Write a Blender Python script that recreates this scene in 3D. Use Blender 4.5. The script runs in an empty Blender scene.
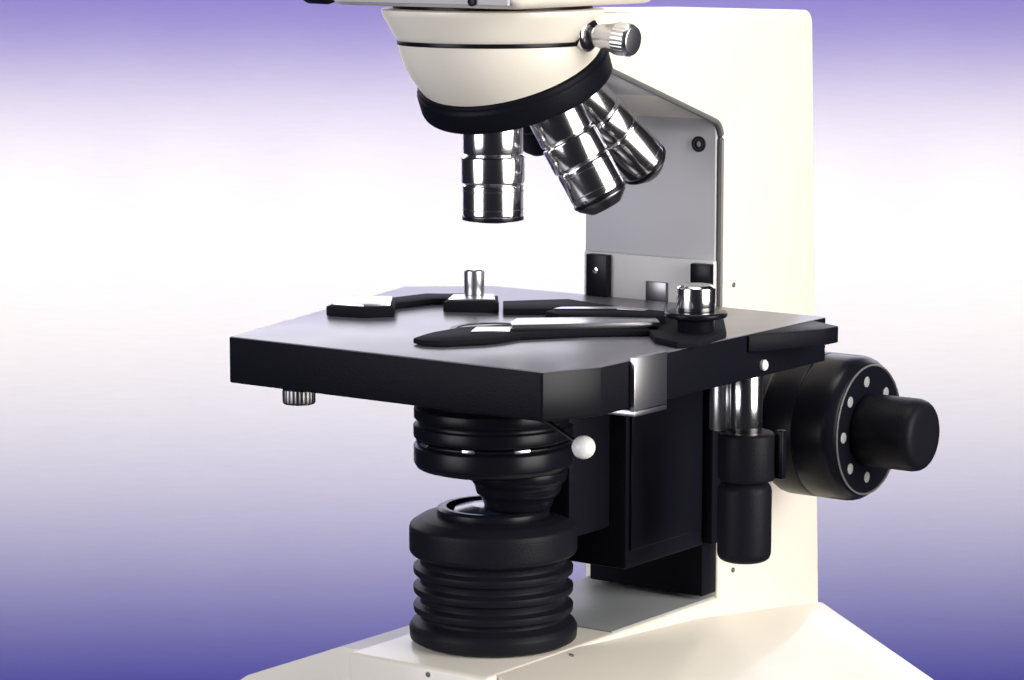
import bpy, bmesh, math, random
from mathutils import Vector, Matrix
random.seed(4)
S = 0.001                                   # everything below is written in millimetres
scene = bpy.context.scene
col = scene.collection
R = math.radians

# ------------------------------------------------------------------ camera
cam_d = bpy.data.cameras.new("camera"); cam = bpy.data.objects.new("camera", cam_d); col.objects.link(cam)
cam_d.lens = 105.47; cam_d.sensor_width = 36; cam_d.clip_start = 0.01; cam_d.clip_end = 100
cam.location = Vector((633.6, -860.5, 321.8)) * S
cam.rotation_euler = (R(90 - 8.35), 0, R(36))
scene.camera = cam
# ------------------------------------------------------------------ view, world, lamps
scene.view_settings.view_transform = 'Standard'; scene.view_settings.look = 'None'
scene.view_settings.exposure = 0; scene.view_settings.gamma = 1
w = bpy.data.worlds.new("World"); scene.world = w; w.use_nodes = True
w.node_tree.nodes['Background'].inputs[0].default_value = (0.75, 0.74, 1.0, 1)
w.node_tree.nodes['Background'].inputs[1].default_value = 0.02

FW = Vector((-math.sin(R(36)), math.cos(R(36)), 0)); RT = Vector((math.cos(R(36)), math.sin(R(36)), 0))
def spot_at(az, dist, z):                   # azimuth in degrees from the camera side, positive = camera right
    d = -FW * math.cos(R(az)) + RT * math.sin(R(az))
    v = d * dist; v.z = z; return v
def aim(o, tgt): o.rotation_euler = (Vector(tgt) - o.location).to_track_quat('-Z', 'Y').to_euler()
def area(name, loc, tgt, sx, sy, power, colr=(1, 1, 1), spread=180):
    l = bpy.data.lights.new(name, 'AREA'); l.shape = 'RECTANGLE'; l.size = sx; l.size_y = sy
    l.energy = power; l.color = colr; l.spread = R(spread)
    o = bpy.data.objects.new(name, l); col.objects.link(o); o.location = loc; aim(o, tgt); return o
def spot(name, loc, tgt, power, size, colr=(1, 1, 1), blend=1.0):
    l = bpy.data.lights.new(name, 'SPOT'); l.energy = power; l.color = colr; l.spot_size = R(size); l.spot_blend = blend
    l.shadow_soft_size = 0.08
    o = bpy.data.objects.new(name, l); col.objects.link(o); o.location = loc; aim(o, tgt); return o
mid = Vector((0, 40, 190)) * S
area("softbox_right", spot_at(60, 0.95, 0.36), mid, 0.72, 0.85, 4.75, (1.0, 0.965, 0.91), 80)
area("softbox_left", spot_at(-56, 1.0, 0.34), mid, 0.62, 0.85, 2.3, (0.95, 0.95, 1.0), 80)
area("softbox_top", Vector((0.05, 0.0, 1.15)), mid, 0.45, 0.45, 1.5, (1, 0.98, 0.95), 90)
area("stage_sheen_fill", FW * 1.3 + Vector((0, 0, 0.62)), mid + Vector((0, 0, 0.1)), 2.4, 0.6, 9.0, (0.93, 0.92, 1.0), 150)  # added lamp out of view, put in for the stage top's sheen
WD = 3.5                                    # backdrop wall, metres behind the microscope
for k in range(-6, 7):  # added lamps out of view that spread the backdrop's colour gradient
    t = FW * WD + RT * (k * 0.24)
    spot("gradient_white_fill", FW * (WD - 1.4) + RT * (k * 0.24) + Vector((0, 0, 0.8)), t + Vector((0, 0, -0.29)), 172.0, 29.4, (1.0, 0.98, 0.31))
    spot("gradient_blue_fill", FW * (WD - 1.4) + RT * (k * 0.24) + Vector((0, 0, -1.15)), t + Vector((0, 0, -0.12)), 5.6, 110, (0.10, 0.075, 1.0))
    spot("gradient_lavender_fill", FW * (WD - 1.2) + RT * (k * 0.24) + Vector((0, 0, 1.25)), t + Vector((0, 0, 0.42)), 32.0, 44, (1.0, 0.80, 0.78))

# ------------------------------------------------------------------ materials
def mat(name, base, rough=0.5, metal=0.0, coat=0.0, bump=0.0, bscale=800, spec=0.5, var=0.0, coat_rough=0.1, aniso=0):
    m = bpy.data.materials.new(name); m.use_nodes = True
    nt = m.node_tree; b = nt.nodes['Principled BSDF']
    b.inputs['Base Color'].default_value = (*base, 1); b.inputs['Roughness'].default_value = rough
    b.inputs['Metallic'].default_value = metal; b.inputs['Coat Weight'].default_value = coat
    b.inputs['Coat Roughness'].default_value = coat_rough
    b.inputs['Specular IOR Level'].default_value = spec
    tc = nt.nodes.new('ShaderNodeTexCoord')
    if var:
        n = nt.nodes.new('ShaderNodeTexNoise'); n.inputs['Scale'].default_value = 35; n.inputs['Detail'].default_value = 5
        nt.links.new(tc.outputs['Object'], n.inputs['Vector'])
        mr = nt.nodes.new('ShaderNodeMapRange'); mr.inputs[3].default_value = max(0.03, rough - var); mr.inputs[4].default_value = rough + var
        nt.links.new(n.outputs['Fac'], mr.inputs[0]); nt.links.new(mr.outputs[0], b.inputs['Roughness'])
    if bump:
        n = nt.nodes.new('ShaderNodeTexNoise'); n.inputs['Scale'].default_value = bscale; n.inputs['Detail'].default_value = 2
        nt.links.new(tc.outputs['Object'], n.inputs['Vector'])
        bp = nt.nodes.new('ShaderNodeBump'); bp.inputs['Strength'].default_value = bump; bp.inputs['Distance'].default_value = 0.0003
        nt.links.new(n.outputs['Fac'], bp.inputs['Height']); nt.links.new(bp.outputs[0], b.inputs['Normal'])
    return m
CREAM = mat("cream_enamel", (0.80, 0.745, 0.655), 0.42, coat=0.25, bump=0.12, bscale=900, var=0.06)
GREYP = mat("front_face_grey", (0.50, 0.49, 0.52), 0.36, bump=0.1, var=0.05)  # shade of the forward-facing surfaces put into a grey base colour
GREYT = mat("dark_grey", (0.12, 0.12, 0.125), 0.45)
BLACK = mat("black_enamel", (0.006, 0.006, 0.010), 0.42, bump=0.3, bscale=1400, var=0.08, spec=0.05)
BLACKS = mat("satin_black_anodised", (0.006, 0.006, 0.010), 0.30, var=0.06, spec=0.13)
MATTE = mat("matte_black_paint", (0.008, 0.008, 0.012), 0.75, spec=0.08)
STAGE = mat("stage_top_sheen", (0.13, 0.127, 0.155), 0.32, var=0.05, spec=1.0)  # reflected sheen on the black top partly put into a grey base
RUBBER = mat("black_rubber", (0.008, 0.008, 0.012), 0.45, spec=0.08, bump=0.3, bscale=1500)
CHROME = mat("chrome", (0.84, 0.83, 0.835), 0.145, metal=1.0, var=0.04)
BRUSH = mat("brushed_steel", (0.60, 0.60, 0.63), 0.30, metal=1.0, var=0.02)
DSTEEL = mat("dark_steel", (0.20, 0.19, 0.20), 0.32, metal=1.0, var=0.06)
WHITE = mat("white_plastic", (0.82, 0.82, 0.82), 0.3)
PAINTW = mat("white_scale_paint", (0.27, 0.29, 0.29), 0.5)
GLASS = mat("lens_glass", (0.01, 0.015, 0.03), 0.2, spec=0.5)
def backdrop_mat():
    m = mat("backdrop_cloth", (0.74, 0.73, 0.73), 0.95, spec=0.05)
    nt = m.node_tree; b = nt.nodes['Principled BSDF']; tc = nt.nodes.new('ShaderNodeTexCoord')
    mp = nt.nodes.new('ShaderNodeMapping'); mp.inputs['Scale'].default_value = (25, 25, 260)
    n = nt.nodes.new('ShaderNodeTexNoise'); n.inputs['Scale'].default_value = 1.0; n.inputs['Detail'].default_value = 3
    cr = nt.nodes.new('ShaderNodeMix'); cr.data_type = 'RGBA'
    cr.inputs[6].default_value = (0.335, 0.325, 0.72, 1); cr.inputs[7].default_value = (0.365, 0.355, 0.78, 1)
    nt.links.new(tc.outputs['Object'], mp.inputs[0]); nt.links.new(mp.outputs[0], n.inputs['Vector'])
    nt.links.new(n.outputs['Fac'], cr.inputs[0]); nt.links.new(cr.outputs[2], b.inputs['Base Color'])
    return m
CLOTH = backdrop_mat()
TABLE = mat("blue_table_cover", (0.10, 0.11, 0.30), 0.7, bump=0.2)

# ------------------------------------------------------------------ mesh helpers
def prism(bm, pts, lo, hi, axis='z', bev=0.0, seg=2, M=None):
    """closed polygon pts extruded from lo to hi along an axis; pts are the other two coordinates in order"""
    def mk(p, t):
        return {'z': (p[0], p[1], t), 'x': (t, p[0], p[1]), 'y': (p[0], t, p[1])}[axis]
    a = [bm.verts.new(mk(p, lo)) for p in pts]; b = [bm.verts.new(mk(p, hi)) for p in pts]
    n = len(pts); fs = [bm.faces.new(a[::-1]), bm.faces.new(b)]
    for i in range(n): fs.append(bm.faces.new((a[i], a[(i + 1) % n], b[(i + 1) % n], b[i])))
    bmesh.ops.recalc_face_normals(bm, faces=fs)
    if M: bmesh.ops.transform(bm, matrix=M, verts=a + b)
    if bev:
        es = {e for f in fs for e in f.edges}
        es = [e for e in es if e.calc_face_angle(0) > R(25)]
        bmesh.ops.bevel(bm, geom=es, offset=bev, segments=seg, profile=0.5, affect='EDGES', clamp_overlap=True)
def box(bm, x0, x1, y0, y1, z0, z1, bev=0.6, seg=2, M=None):
    prism(bm, [(x0, y0), (x1, y0), (x1, y1), (x0, y1)], z0, z1, 'z', bev, seg, M)
def lathe(bm, prof, M=None, n=72, caps=True):
    """prof: (r, h) or (r, h, knurl depth, teeth); axis is local z"""
    rows = []; vs = []
    for p in prof:
        r, h = p[0], p[1]; k = p[2] if len(p) > 2 else 0
        row = []
        for i in range(n):
            a = 2 * math.pi * i / n
            rr = r - (k if i % 2 else 0)
            v = bm.verts.new((rr * math.cos(a), rr * math.sin(a), h)); row.append(v); vs.append(v)
        rows.append(row)
    fs = []
    for a, b in zip(rows, rows[1:]):
        for i in range(n):
            j = (i + 1) % n; fs.append(bm.faces.new((a[i], a[j], b[j], b[i])))
    if caps: fs.append(bm.faces.new(rows[0][::-1])); fs.append(bm.faces.new(rows[-1]))
    bmesh.ops.recalc_face_normals(bm, faces=fs)
    if M: bmesh.ops.transform(bm, matrix=M, verts=vs)
def rp(pts, c=0.5):
    """a lathe profile with its corners chamfered by c"""
    out = [pts[0]]
    for i in range(1, len(pts) - 1):
        a, b, d = Vector(pts[i - 1][:2]), Vector(pts[i][:2]), Vector(pts[i + 1][:2])
        ex = pts[i][2:]
        la, lb = (a - b).length, (d - b).length
        c1 = min(c, la * .4, lb * .4)
        p, q = b + (a - b).normalized() * c1, b + (d - b).normalized() * c1
        m = (p + q) / 2 + (b - (p + q) / 2) * 0.4
        out += [(p.x, p.y, *ex), (m.x, m.y, *ex), (q.x, q.y, *ex)]
    return out + [pts[-1]]
def solid(pts, c=0.5):
    """closed lathe profile from bottom to top: starts and ends near the axis"""
    return rp([(0.05, pts[0][1])] + list(pts) + [(0.05, pts[-1][1])], c)
def tube(bm, pts, r, n=12):
    pts = [Vector(p) for p in pts]; rows = []
    for i, p in enumerate(pts):
        t = (pts[min(i + 1, len(pts) - 1)] - pts[max(i - 1, 0)]).normalized()
        q = t.to_track_quat('Z', 'Y'); rr = r[i] if isinstance(r, (list, tuple)) else r
        rows.append([bm.verts.new(p + q @ Vector((rr * math.cos(2 * math.pi * k / n), rr * math.sin(2 * math.pi * k / n), 0))) for k in range(n)])
    fs = []
    for a, b in zip(rows, rows[1:]):
        for k in range(n): fs.append(bm.faces.new((a[k], a[(k + 1) % n], b[(k + 1) % n], b[k])))
    fs += [bm.faces.new(rows[0][::-1]), bm.faces.new(rows[-1])]
    bmesh.ops.recalc_face_normals(bm, faces=fs)
def axisM(origin, direction):
    d = Vector(direction).normalized()
    return Matrix.Translation(Vector(origin)) @ d.to_track_quat('Z', 'Y').to_matrix().to_4x4()
def put(name, bm, m, parent, label=None):
    bmesh.ops.scale(bm, vec=(S, S, S), verts=bm.verts)
    me = bpy.data.meshes.new(name); bm.to_mesh(me); bm.free()
    me.materials.append(m)
    for p in me.polygons: p.use_smooth = True
    me.set_sharp_from_angle(angle=R(32))
    o = bpy.data.objects.new(name, me); col.objects.link(o); o.parent = parent
    if label: o['label'] = label
    return o
B = bmesh.new
def lat(name, prof, M, m, parent, n=72, label=None):
    bm = B(); lathe(bm, prof, M, n); return put(name, bm, m, parent, label)
def bx(name, dims, m, parent, bev=0.6, label=None, M=None):
    bm = B(); box(bm, *dims, bev, 2, M); return put(name, bm, m, parent, label)
def pr(name, pts, lo, hi, axis, m, parent, bev=0.6, seg=2, label=None):
    bm = B(); prism(bm, pts, lo, hi, axis, bev, seg); return put(name, bm, m, parent, label)
T = Matrix.Translation
X1 = Vector((1, 0, 0))

# ------------------------------------------------------------------ setting
def backdrop():
    bm = B(); W = 5000; prof = []
    wd = WD * 1000
    for z in (2600, 1200, 600, 0, -500, -1100): prof.append((wd, z))
    for i in range(1, 11):
        a = R(9 * i); prof.append((wd - 350 * (1 - math.cos(a)), -1100 - 350 * math.sin(a)))
    prof.append((wd - 3000, -1450))
    rows = []
    for d, z in prof: rows.append([bm.verts.new(FW * d + RT * s + Vector((0, 0, z))) for s in (-W, -W / 2, 0, W / 2, W)])
    for a, b in zip(rows, rows[1:]):
        for i in range(4): bm.faces.new((a[i], a[i + 1], b[i + 1], b[i]))
    o = put("backdrop", bm, CLOTH, None); o['kind'] = 'structure'
backdrop()
o = bx("table_top", (-112, 112, -90, 192, -14, -0.2), TABLE, None, 2); o['kind'] = 'structure'

# ------------------------------------------------------------------ the microscope
mic = bpy.data.objects.new("microscope", None); col.objects.link(mic)
mic['label'] = "cream laboratory microscope with black stage, chrome objectives and round black focus knobs"
mic['category'] = "microscope"

# base: raised deck between two flaring flanks
bm = B()
prism(bm, [(-46, 54.5), (176, 54.5), (176, 2), (-46, 2)], -31.1, 31.1, 'x', 1.6, 3)
def flank(y, zs, zf):
    return [(-39, zs), (31, zs), (84, zf), (98, zf - 9), (101, zf - 16), (101, 0), (-101, 0), (-101, zf - 16), (-98, zf - 9), (-84, zf)], y
secs = [flank(-40, 54.1, 36.5), flank(10, 54.0, 31), flank(90, 49, 22), flank(150, 42, 14.0), flank(178, 38.5, 13.0), flank(185, 37, 12)]
rows = [[bm.verts.new((x, y, max(z, 0))) for x, z in pts] for pts, y in secs]
fs = []
for a, b in zip(rows, rows[1:]):
    for i in range(10): fs.append(bm.faces.new((a[i], a[(i + 1) % 10], b[(i + 1) % 10], b[i])))
fs += [bm.faces.new(rows[0][::-1]), bm.faces.new(rows[-1])]
bmesh.ops.recalc_face_normals(bm, faces=fs)
base = put("base", bm, CREAM, mic)
for M in (axisM((5.3, -45.6, 55.3 - 3.5), (0, -1, 0)), axisM((33.2, 2.0, 52.7), (.4, 0, .9)), axisM((31.1, 114.8, 63.5), X1)):
    lat("screw", solid([(1.0, -1), (1.0, 0.7)], 0.2), M, GREYT, base, 20)

bx("deck_grey_sheet", (-29.6, 29.6, 33.5, 104, 54.3, 55.0), mat("deck_grey", (0.30, 0.315, 0.325), .5, bump=.1), base, .3)  # thin grey sheet added to darken the deck behind the collector
# arm: a C-shaped casting, its side outline extruded over the width
def arc(cy, cz, r, a0, a1, n=6):
    return [(cy + r * math.cos(R(a0 + (a1 - a0) * i / n)), cz + r * math.sin(R(a0 + (a1 - a0) * i / n))) for i in range(n + 1)]
prof = [(104, 30), (104, 233)] + arc(97, 233, 7, 0, 72, 5)[1:] + [(14, 266.5), (14, 282.3), (60, 281.6)] + arc(165, 273.5, 5.5, 90, 2, 6) + [(181.9, 40), (181.9, 30)]
arm = pr("arm", prof, -31.2, 31.2, 'x', CREAM, mic, 1.0, 3)
lat("screw", solid([(1.0, -1), (1.0, 0.5)], 0.2), axisM((31.1, 113.2, 175.6), X1), GREYT, arm, 20)
# grey inner panel on the front of the arm, with a dark strip along its edge
pan = pr("front_panel", [(104.2, 152), (101.6, 152)] + arc(93.6, 233.5, 8, 0, 74, 8) + [(16, 265.1), (16, 267), (99, 243), (104.2, 236)], -29.8, 29.8, 'x', GREYP, arm, 0.3)
bm = B()
path = [(31.0, 103.6, 150), (31.0, 103.6, 232)] + [(31.0, y - .3, z - .3) for y, z in arc(97, 233, 7, 10, 72, 5)] + [(31.0, 14, 266.2)]
tube(bm, path, 1.15, 8); put("edge_shade", bm, GREYT, arm)  # shade on the edge bevel laid in as a dark grey strip
lat("panel_screw", solid([(3.0, 0), (3.0, 1.0), (1.2, 1.0), (1.2, -0.2)], 0.3), axisM((22.4, 101.7, 230.0), (0, -1, 0)), BLACKS, arm, 24)
# head: round seat, dovetail and the square body of the viewing head
seat = lat("head_seat", solid([(33.5, 272.2), (34.6, 273.4), (39.2, 281.6), (39.8, 283.6), (36, 284.0)], 0.5), None, CREAM, mic, 96)
lat("seat_gasket", solid([(33.2, 271.0), (34.0, 271.1), (34.0, 272.6), (33.2, 272.7)], 0.1), None, BLACKS, seat, 96)
lat("dovetail", solid([(35.5, 282.0), (35.5, 286.0)], 0.2), None, BLACKS, seat, 96)
bm = B()
prism(bm, [(-42, -42), (42, -42), (42, 44), (-42, 44)], 285.2, 325, 'z', 4.5, 4)
prism(bm, [(-34, 318), (34, 318), (27, 352), (-27, 352)], -38, 40, 'y', 3, 3)
head = put("viewing_head", bm, CREAM, mic)
pr("front_shade", [(-37, 286.4), (38, 286.4), (38, 322), (-37, 322)], -43.2, -41.5, 'y', GREYP, head, 0.6)  # shade on the head's front face put into a grey sheet
lat("screw", solid([(1.6, 0), (1.6, 1.4)], 0.3), axisM((23.5, -43, 287.7), (0, -1, 0)), BLACKS, head, 20)
lat("adjusting_knob", solid([(5, 0), (5, 4), (8.2, 5), (8.2, 14)], 0.8), axisM((-40, -36, 293.4), (-1, 0, 0)), BLACKS, head, 40)
for sx in (-1, 1):
    lat("eyepiece_tube", solid([(14, 0), (14, 46), (16.5, 48), (16.5, 66), (13, 70)], 0.8), axisM((sx * 21, -12, 330), (sx * .12, -.72, .70)), CREAM, head, 48)
# clamp screw beside the head seat
cl = lat("clamp_screw", solid([(2.6, 0), (2.6, 6), (4.0, 7), (5.2, 14), (5.8, 15.5, .2), (5.8, 20.5, .2), (5.0, 22)], 0.3), axisM((32.5, 8, 275.4), (1, .02, -.09)), BRUSH, mic, 60)
lat("clamp_collar", solid([(6.0, 0), (6.2, 2.6), (5.0, 3.4)], 0.3), axisM((33.6, 8, 275.3), (1, .02, -.09)), CHROME, cl, 48)
pr("clamp_lug", [(2, 266), (16, 266), (15, 282), (3, 282)], 28, 33, 'x', CREAM, mic, 1.2, 3)

# nosepiece housing: loft from the level seat down to the tilted turret
AL = R(25); apex = Vector((0, 0, 287)); ax = Vector((0, math.sin(AL), -math.cos(AL)))
def ring(c, r, tilt, n=96):
    q = Vector((0, math.cos(tilt), math.sin(tilt)))
    return [c + r * (X1 * math.cos(2 * math.pi * i / n) + q * math.sin(2 * math.pi * i / n)) for i in range(n)]
bm = B(); rows = []
c0, c1 = Vector((0, 0, 271.2)), apex + ax * 25.0
for i in range(13):
    t = i / 12; bulge = math.sin(math.pi * t) * 1.0 + 0.3 * t
    rows.append([bm.verts.new(p) for p in ring(c0.lerp(c1, t), 33.8 + (33.4 - 33.8) * t + bulge, AL * t)])
for a, b in zip(rows, rows[1:]):
    for i in range(96): bm.faces.new((a[i], b[i], b[(i + 1) % 96], a[(i + 1) % 96]))
bm.faces.new(rows[0]); bm.faces.new(rows[-1][::-1])
bmesh.ops.recalc_face_normals(bm, faces=bm.faces[:])
put("nosepiece_housing", bm, CREAM, mic)
# turret
MT = axisM(apex, ax)
tur = lat("turret", solid([(33.6, 25.1), (34.6, 25.6), (34.8, 27.0, .3), (35.6, 28, .3), (35.6, 34.4, .3), (35.2, 35.4), (31, 37.0), (24, 38.6)], 0.3), MT, BLACK, mic, 150)
def obj_dir(th):
    s, c = math.sin(AL), math.cos(AL); th = R(th)
    return Vector((s * math.sin(th), c * s * (1 - math.cos(th)), -(c * c + s * s * math.cos(th))))
def objective(th, L, r, knurl, tip, ringcol, name_lab):
    M = axisM(apex, obj_dir(th))
    h0 = 36.5
    body = lat("objective", solid([(r * .93, h0), (r * .93, h0 + 3.4), (r * .99, h0 + 3.8), (r * .99, knurl - .8), (r * .90, knurl - .5), (r * .90, knurl)], 0.35), M, CHROME, mic, 96, name_lab)
    lat("knurled_collar", solid([(r * .98, knurl), (r * 1.035, knurl + .6, .07), (r * 1.035, knurl + 9.4, .07), (r * .98, knurl + 10)], 0.25), M, CHROME, body, 150)
    e = L - tip
    lat("lower_sleeve", solid([(r * .96, knurl + 10.05), (r, knurl + 10.8), (r, e - 1.2), (r * .97, e)], 0.4), M, CHROME, body, 96)
    lat("marking_ring", solid([(r * .95, e - .6), (r * 1.012, e - .5), (r * 1.012, e + .7), (r * .95, e + .8)], 0.1), M, ringcol, body, 96)
    for q in (knurl + 12.2, e - 3.4):
        lat("turned_groove", solid([(r * .97, q), (r * 1.006, q + .05), (r * 1.006, q + .4), (r * .97, q + .45)], 0.05), M, DSTEEL, body, 72)
    lat("lens_nose", solid([(r * .96, e + .9), (r * .93, e + tip * .35), (r * .62, L - .6), (r * .55, L), (r * .3, L)], 0.3), M, DSTEEL, body, 96)
    lat("front_lens", solid([(r * .3, L - .8), (r * .3, L + .15)], 0.1), M, GLASS, body, 32)
    return body
objective(0, 79.3, 10.9, 55.5, 1.6, BLACKS, "short upright chrome objective over the stage")
objective(72, 84.5, 10.2, 56.0, 5.0, BLACKS, "slanting chrome objective in front of the outermost one")
objective(144, 96.0, 9.6, 62.0, 5.0, BLACKS, "outermost slanting chrome objective, nearest the arm")
bm = B(); M4 = axisM(apex, obj_dir(216)); lathe(bm, solid([(8.2, 35), (8.2, 66), (7.4, 68), (7.4, 80), (5.5, 83.5)], 0.4), M4, 60)
put("objective", bm, BLACKS, mic, "short objective behind the chrome ones, its shadow put into black colour")  # shadow on this rear objective is put into its black colour
lat("empty_port", solid([(10.5, 33.5), (10.5, 36.8), (8.5, 36.9), (8.5, 35)], 0.2), axisM(apex, obj_dir(288)), DSTEEL, tur, 60)

# ------------------------------------------------------------------ stage
bm = B()
prism(bm, [(-64.5, -70), (72, -71), (81, -50), (81, 98), (33, 99), (-72, 98), (-100, 76)], 152.4, 169, 'z', 0.7, 3)
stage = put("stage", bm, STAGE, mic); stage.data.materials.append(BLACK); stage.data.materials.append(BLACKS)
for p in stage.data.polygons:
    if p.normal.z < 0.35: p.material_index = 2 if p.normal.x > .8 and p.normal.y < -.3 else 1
pr("stage_side_wing", [(79, 42), (82, 42), (95, 72), (95.5, 82), (79, 90)], 162.5, 168.6, 'z', BLACK, stage, 0.5)
lat("lock_screw", solid([(5.4, 0), (5.8, .6, .2), (5.8, 5.0, .2), (5.2, 5.6)], 0.2), T((-37.5, -64, 146.8)), DSTEEL, stage, 60)
lat("stage_opening_ring", solid([(15.5, 168.2), (15.5, 169.3), (13.2, 169.3), (13.2, 168.6)], 0.1), None, BLACKS, stage, 72)
lat("screw", solid([(2.0, -.5), (2.0, 1.2), (1.2, 1.8)], 0.2), axisM((81, 53, 156.6), X1), WHITE, stage, 24)
# steel bracket wrapping the right-hand corner
bm = B()
box(bm, 80.9, 83.2, -33, -13, 151.2, 169.9, .35)
box(bm, 60, 83.2, -33, -13, 149.8, 152.2, .35)
put("edge_bracket", bm, BRUSH, stage)
# specimen holder on top of the stage
def slab(name, pts, z0, z1, m, parent, bev=.35, label=None): return pr(name, pts, z0, z1, 'z', m, parent, bev, 2, label)
hold = slab("specimen_holder", [(45, 30), (45, 58), (52, 64), (62.5, 56.3), (80, 30), (85, 4), (80, -2), (67.3, 3.5)], 169.1, 171.4, MATTE, mic)
slab("finger_clip", [(0.6, -47.6), (-1.5, -40), (-2.8, -32.3), (-2.4, -16.5), (5.3, -3.0), (48.0, 32.9), (59.3, 19.0), (40.7, 2.4), (25.1, -18.1), (24.5, -28), (22.4, -35.1), (12.7, -48.1), (6, -50)], 169.4, 171.4, MATTE, hold, .5)
slab("clip_slot", [(9.5, -26.4), (3.7, -15.2), (14.0, -7.7), (19.3, -16.2)], 171.3, 171.9, BRUSH, hold, .2)
slab("front_bar", [(12.8, -7.2), (8.5, 2.4), (45.9, 36.1), (55.9, 24.1), (17.9, -13.0)], 171.4, 173.4, BRUSH, hold)
gb = slab("guide_bar", [(9.2, 19.4), (8.2, 30.3), (25.8, 44.8), (46, 46), (52, 34), (18.2, 16.0)], 169.3, 174.0, MATTE, hold)
slab("scale_strip", [(9.4, 24.4), (8.9, 29.8), (25.8, 43.8), (38, 44), (39, 40), (28, 38)], 174.0, 174.5, BRUSH, gb, .15)
slab("rear_arm", [(-31.6, 49.3), (-15.0, 68.6), (4, 64), (46, 58), (47, 47), (1.9, 45.7), (-18.3, 31.1)], 169.2, 171.4, MATTE, hold)
clipb = slab("clip_block", [(-41.4, 24.6), (-49.6, 39.8), (-35.7, 51.7), (-30, 44), (-22.8, 34.7)], 169.1, 172.8, MATTE, hold)
slab("block_cap", [(-42.2, 29), (-48.2, 39.8), (-36.5, 50.0), (-26.0, 36.8)], 172.8, 173.7, BRUSH, clipb, .25)
lat("clip_pin", solid([(3.8, 173.6), (3.8, 182.8), (3.2, 183.6)], .4), T((-40.5, 43.0, 0)) , BRUSH, clipb, 48)
slab("spring_arm", [(-64.0, 11.7), (-71.0, 31.5), (-67.8, 48.5), (-62, 52), (-55.3, 57.5), (-46.4, 45.7), (-56.0, 37.0), (-59.6, 21.9), (-57.5, 9.5)], 169.4, 171.6, MATTE, hold, .4)
fb = slab("finger_block", [(-69.7, -9.7), (-78.2, 11.9), (-62.6, 23.2), (-47.6, 2.9), (-55.4, -6.1)], 169.1, 172.8, MATTE, hold)
slab("block_cap", [(-69.0, -7.0), (-76.8, 11.6), (-62.9, 21.6), (-49.5, 3.2), (-56, -4.4)], 172.8, 173.8, BRUSH, fb, .25)
# knob pair standing at the right of the stage
KX, KY = 71.0, 24.0
kn = lat("holder_knob", solid([(6.9, 178.6), (6.9, 187.0), (5.6, 188)], 0.4), T((KX, KY, 0)), CHROME, hold, 72)
lat("knob_flange", solid([(6.6, 169.2), (6.6, 175.6), (11.0, 176.6), (11.2, 178.0), (10.6, 178.6)], 0.3), T((KX, KY, 0)), BLACKS, kn, 72)

# carriage, rails and plates between stage and arm
rail = pr("stage_rail_plate", [(-28.5, 150), (31, 150), (31, 186), (-28.5, 186)], 98.8, 101.5, 'y', mat("light_grey_enamel", (0.58, 0.56, 0.56), .5), mic, .4)
bx("rail_block", (-25.5, -15.8, 95.6, 99, 168, 185.4), BLACKS, rail, .4)
bx("rail_block", (22.6, 31.2, 95.6, 99, 176, 185), BLACKS, rail, .4)
bx("rail_window", (1.0, 10.5, 97.6, 99, 168, 176.4), DSTEEL, rail, .3)
lat("rail_screw", solid([(1.3, 0), (1.3, .9)], .2), axisM((-20.6, 95.7, 179.2), (0, -1, 0)), CHROME, rail, 20)
bx("arm_slide_plate", (-22, 30.4, 94, 104.2, 56.6, 153), BLACK, mic, .6)
car = bx("focus_carriage", (-27, 31.2, 40, 94, 77, 152.2), BLACK, mic, 1.2)
bx("rack_housing", (31.3, 36, 92, 110, 78, 152), BLACK, car, .8)
pr("cover_plate", [(42, 84), (90, 84), (90, 140), (42, 140)], 31.2, 32.6, 'x', BLACKS, car, .5)
bx("condenser_carrier", (-14, 24, 14, 41, 92, 150), BLACK, mic, 1.5)

# condenser
cond = lat("condenser", solid([(24, 118), (27.6, 119), (28.8, 121), (28.8, 127.2), (26.5, 128), (26.5, 129.2), (28.4, 129.8, .3), (28.9, 130.6, .3), (28.9, 134.6, .3), (27.6, 135.0), (27.6, 136.6), (28.7, 137, .3), (28.7, 141, .3), (26, 142), (24, 150)], .4), None, BLACKS, mic, 150)
lat("iris_ring", solid([(26.9, 128.0), (28.0, 128.1), (28.0, 129.0), (26.9, 129.1)], .1), None, BLACKS, cond, 96)
lat("condenser_lower_lens_mount", solid([(9, 104), (12, 104.4), (13.2, 108), (15.2, 110), (15.8, 113), (17.5, 115), (18, 118.6)], .6), T((9, 3, 0)), BLACKS, cond, 72)
for da, wd in ((-18, 2.3), (22, 3.0), (-62, 2.6)):
    a = R(-54 + da)
    bx("glint_tab", (26.2, 28.3, -wd, wd, 128.1, 129.4), BRUSH, cond, .2, None, Matrix.Rotation(a, 4, 'Z'))  # highlights of the ring edge put in as small bright tabs
bm = B(); tube(bm, [(27, -15, 143), (38.5, -20, 141.6), (53.5, -24, 136.7)], [1.3, 1.0, .9], 12)
lev = put("iris_lever", bm, DSTEEL, cond)
bm = B(); bmesh.ops.create_uvsphere(bm, u_segments=32, v_segments=20, radius=4.1, matrix=T((57.0, -25, 135.6))); put("lever_knob", bm, WHITE, lev)

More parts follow.
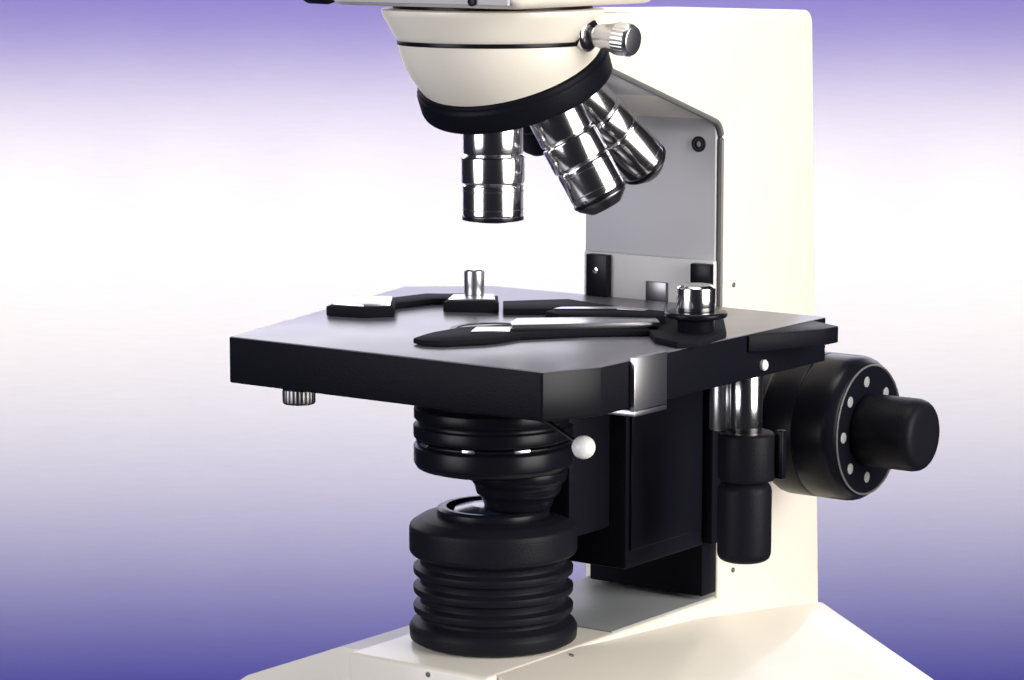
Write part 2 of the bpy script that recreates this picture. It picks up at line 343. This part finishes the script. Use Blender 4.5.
# light collector with cooling fins
p = [(28.0, 54.7), (30.4, 56), (30.7, 60), (29.6, 62)]
for k in range(3):
    z = 64.2 + k * 7.0
    p += [(26.6, z - .6), (26.6, z + .9), (29.0, z + 1.7), (29.2, z + 4.3), (26.6, z + 5.2)]
p += [(26.8, 85.6), (29.6, 87.2), (30.4, 88, .2), (30.6, 89, .2), (30.6, 96.6, .2), (30.2, 98), (26.5, 100.4), (22, 101.4)]
colr_ = lat("light_collector", solid(p, .45), None, RUBBER, mic, 150)
lat("filter_ring", solid([(20.5, 100.6), (20.5, 103.6), (19, 104.4), (17, 104.4), (16.4, 102)], .3), None, BLACKS, colr_, 96)
lat("field_lens", solid([(16, 101.2), (14, 103.6), (8, 104.9), (1, 105.2)], .3), None, GLASS, colr_, 64)

# stage drive handle hanging under the right edge
HX, HY = 72, 56.5
hd = lat("stage_drive_shaft", solid([(6.2, 130), (6.2, 152.6)], .3), T((HX, HY, 0)), CHROME, mic, 72)
lat("shaft_housing", solid([(4.2, 131), (4.2, 152.6)], .3), T((HX - 9.5, HY - 1.5, 0)), BRUSH, hd, 48)
lat("upper_drive_knob", solid([(9.6, 113.2), (10.4, 114, .16), (10.4, 130, .16), (9.4, 131)], .4), T((HX + .6, HY, 0)), RUBBER, hd, 90)
lat("lower_drive_knob", solid([(7.5, 83.2), (9.2, 84.2), (9.9, 86, .14), (9.9, 110, .14), (9, 111.6), (7, 113.5)], .6), T((HX, HY, 0)), RUBBER, hd, 90)
bx("travel_stop", (82.4, 85.6, 60, 63, 114, 132), BLACKS, hd, .5)

# focus knobs on their shared axis
FY, FZ = 133.0, 121.5
MK = axisM((0, FY, FZ), X1)
lat("focus_hub", solid([(19, 30.5), (19, 50)], .8), MK, BLACKS, mic, 72)
ck = lat("coarse_focus_knob", solid([(25.5, 46.5), (27.4, 48), (28.0, 50, .1), (28.0, 62, .1), (27.6, 62.4, .1), (28.0, 62.8, .14), (28.0, 74.5, .14), (27.4, 77), (25.6, 79.6), (24.6, 80.3), (14.8, 79.2)], .8), MK, BLACKS, mic, 150)
bm = B(); lathe(bm, [(24.9, 79.9), (25.2, 80.5), (24.9, 80.8), (24.5, 80.7), (24.3, 80.1)], MK, 120, caps=False); put("scale_ring", bm, GREYT, ck)
for k in range(8):
    a = R(94 + k * 44)
    c = Vector((0, FY + 18.6 * math.cos(a), FZ + 18.6 * math.sin(a)))
    lat("scale_mark", solid([(2.1, 79.2), (2.1, 79.9)], .15), T((0, c.y - 0, c.z)) @ axisM((0, 0, 0), X1), PAINTW, ck, 20)
lat("fine_focus_knob", solid([(12.8, 78), (13.6, 80), (13.9, 82, .14), (13.9, 101, .14), (13.0, 103.6), (11, 104.8), (6, 105.0)], .9), MK, RUBBER, mic, 100)
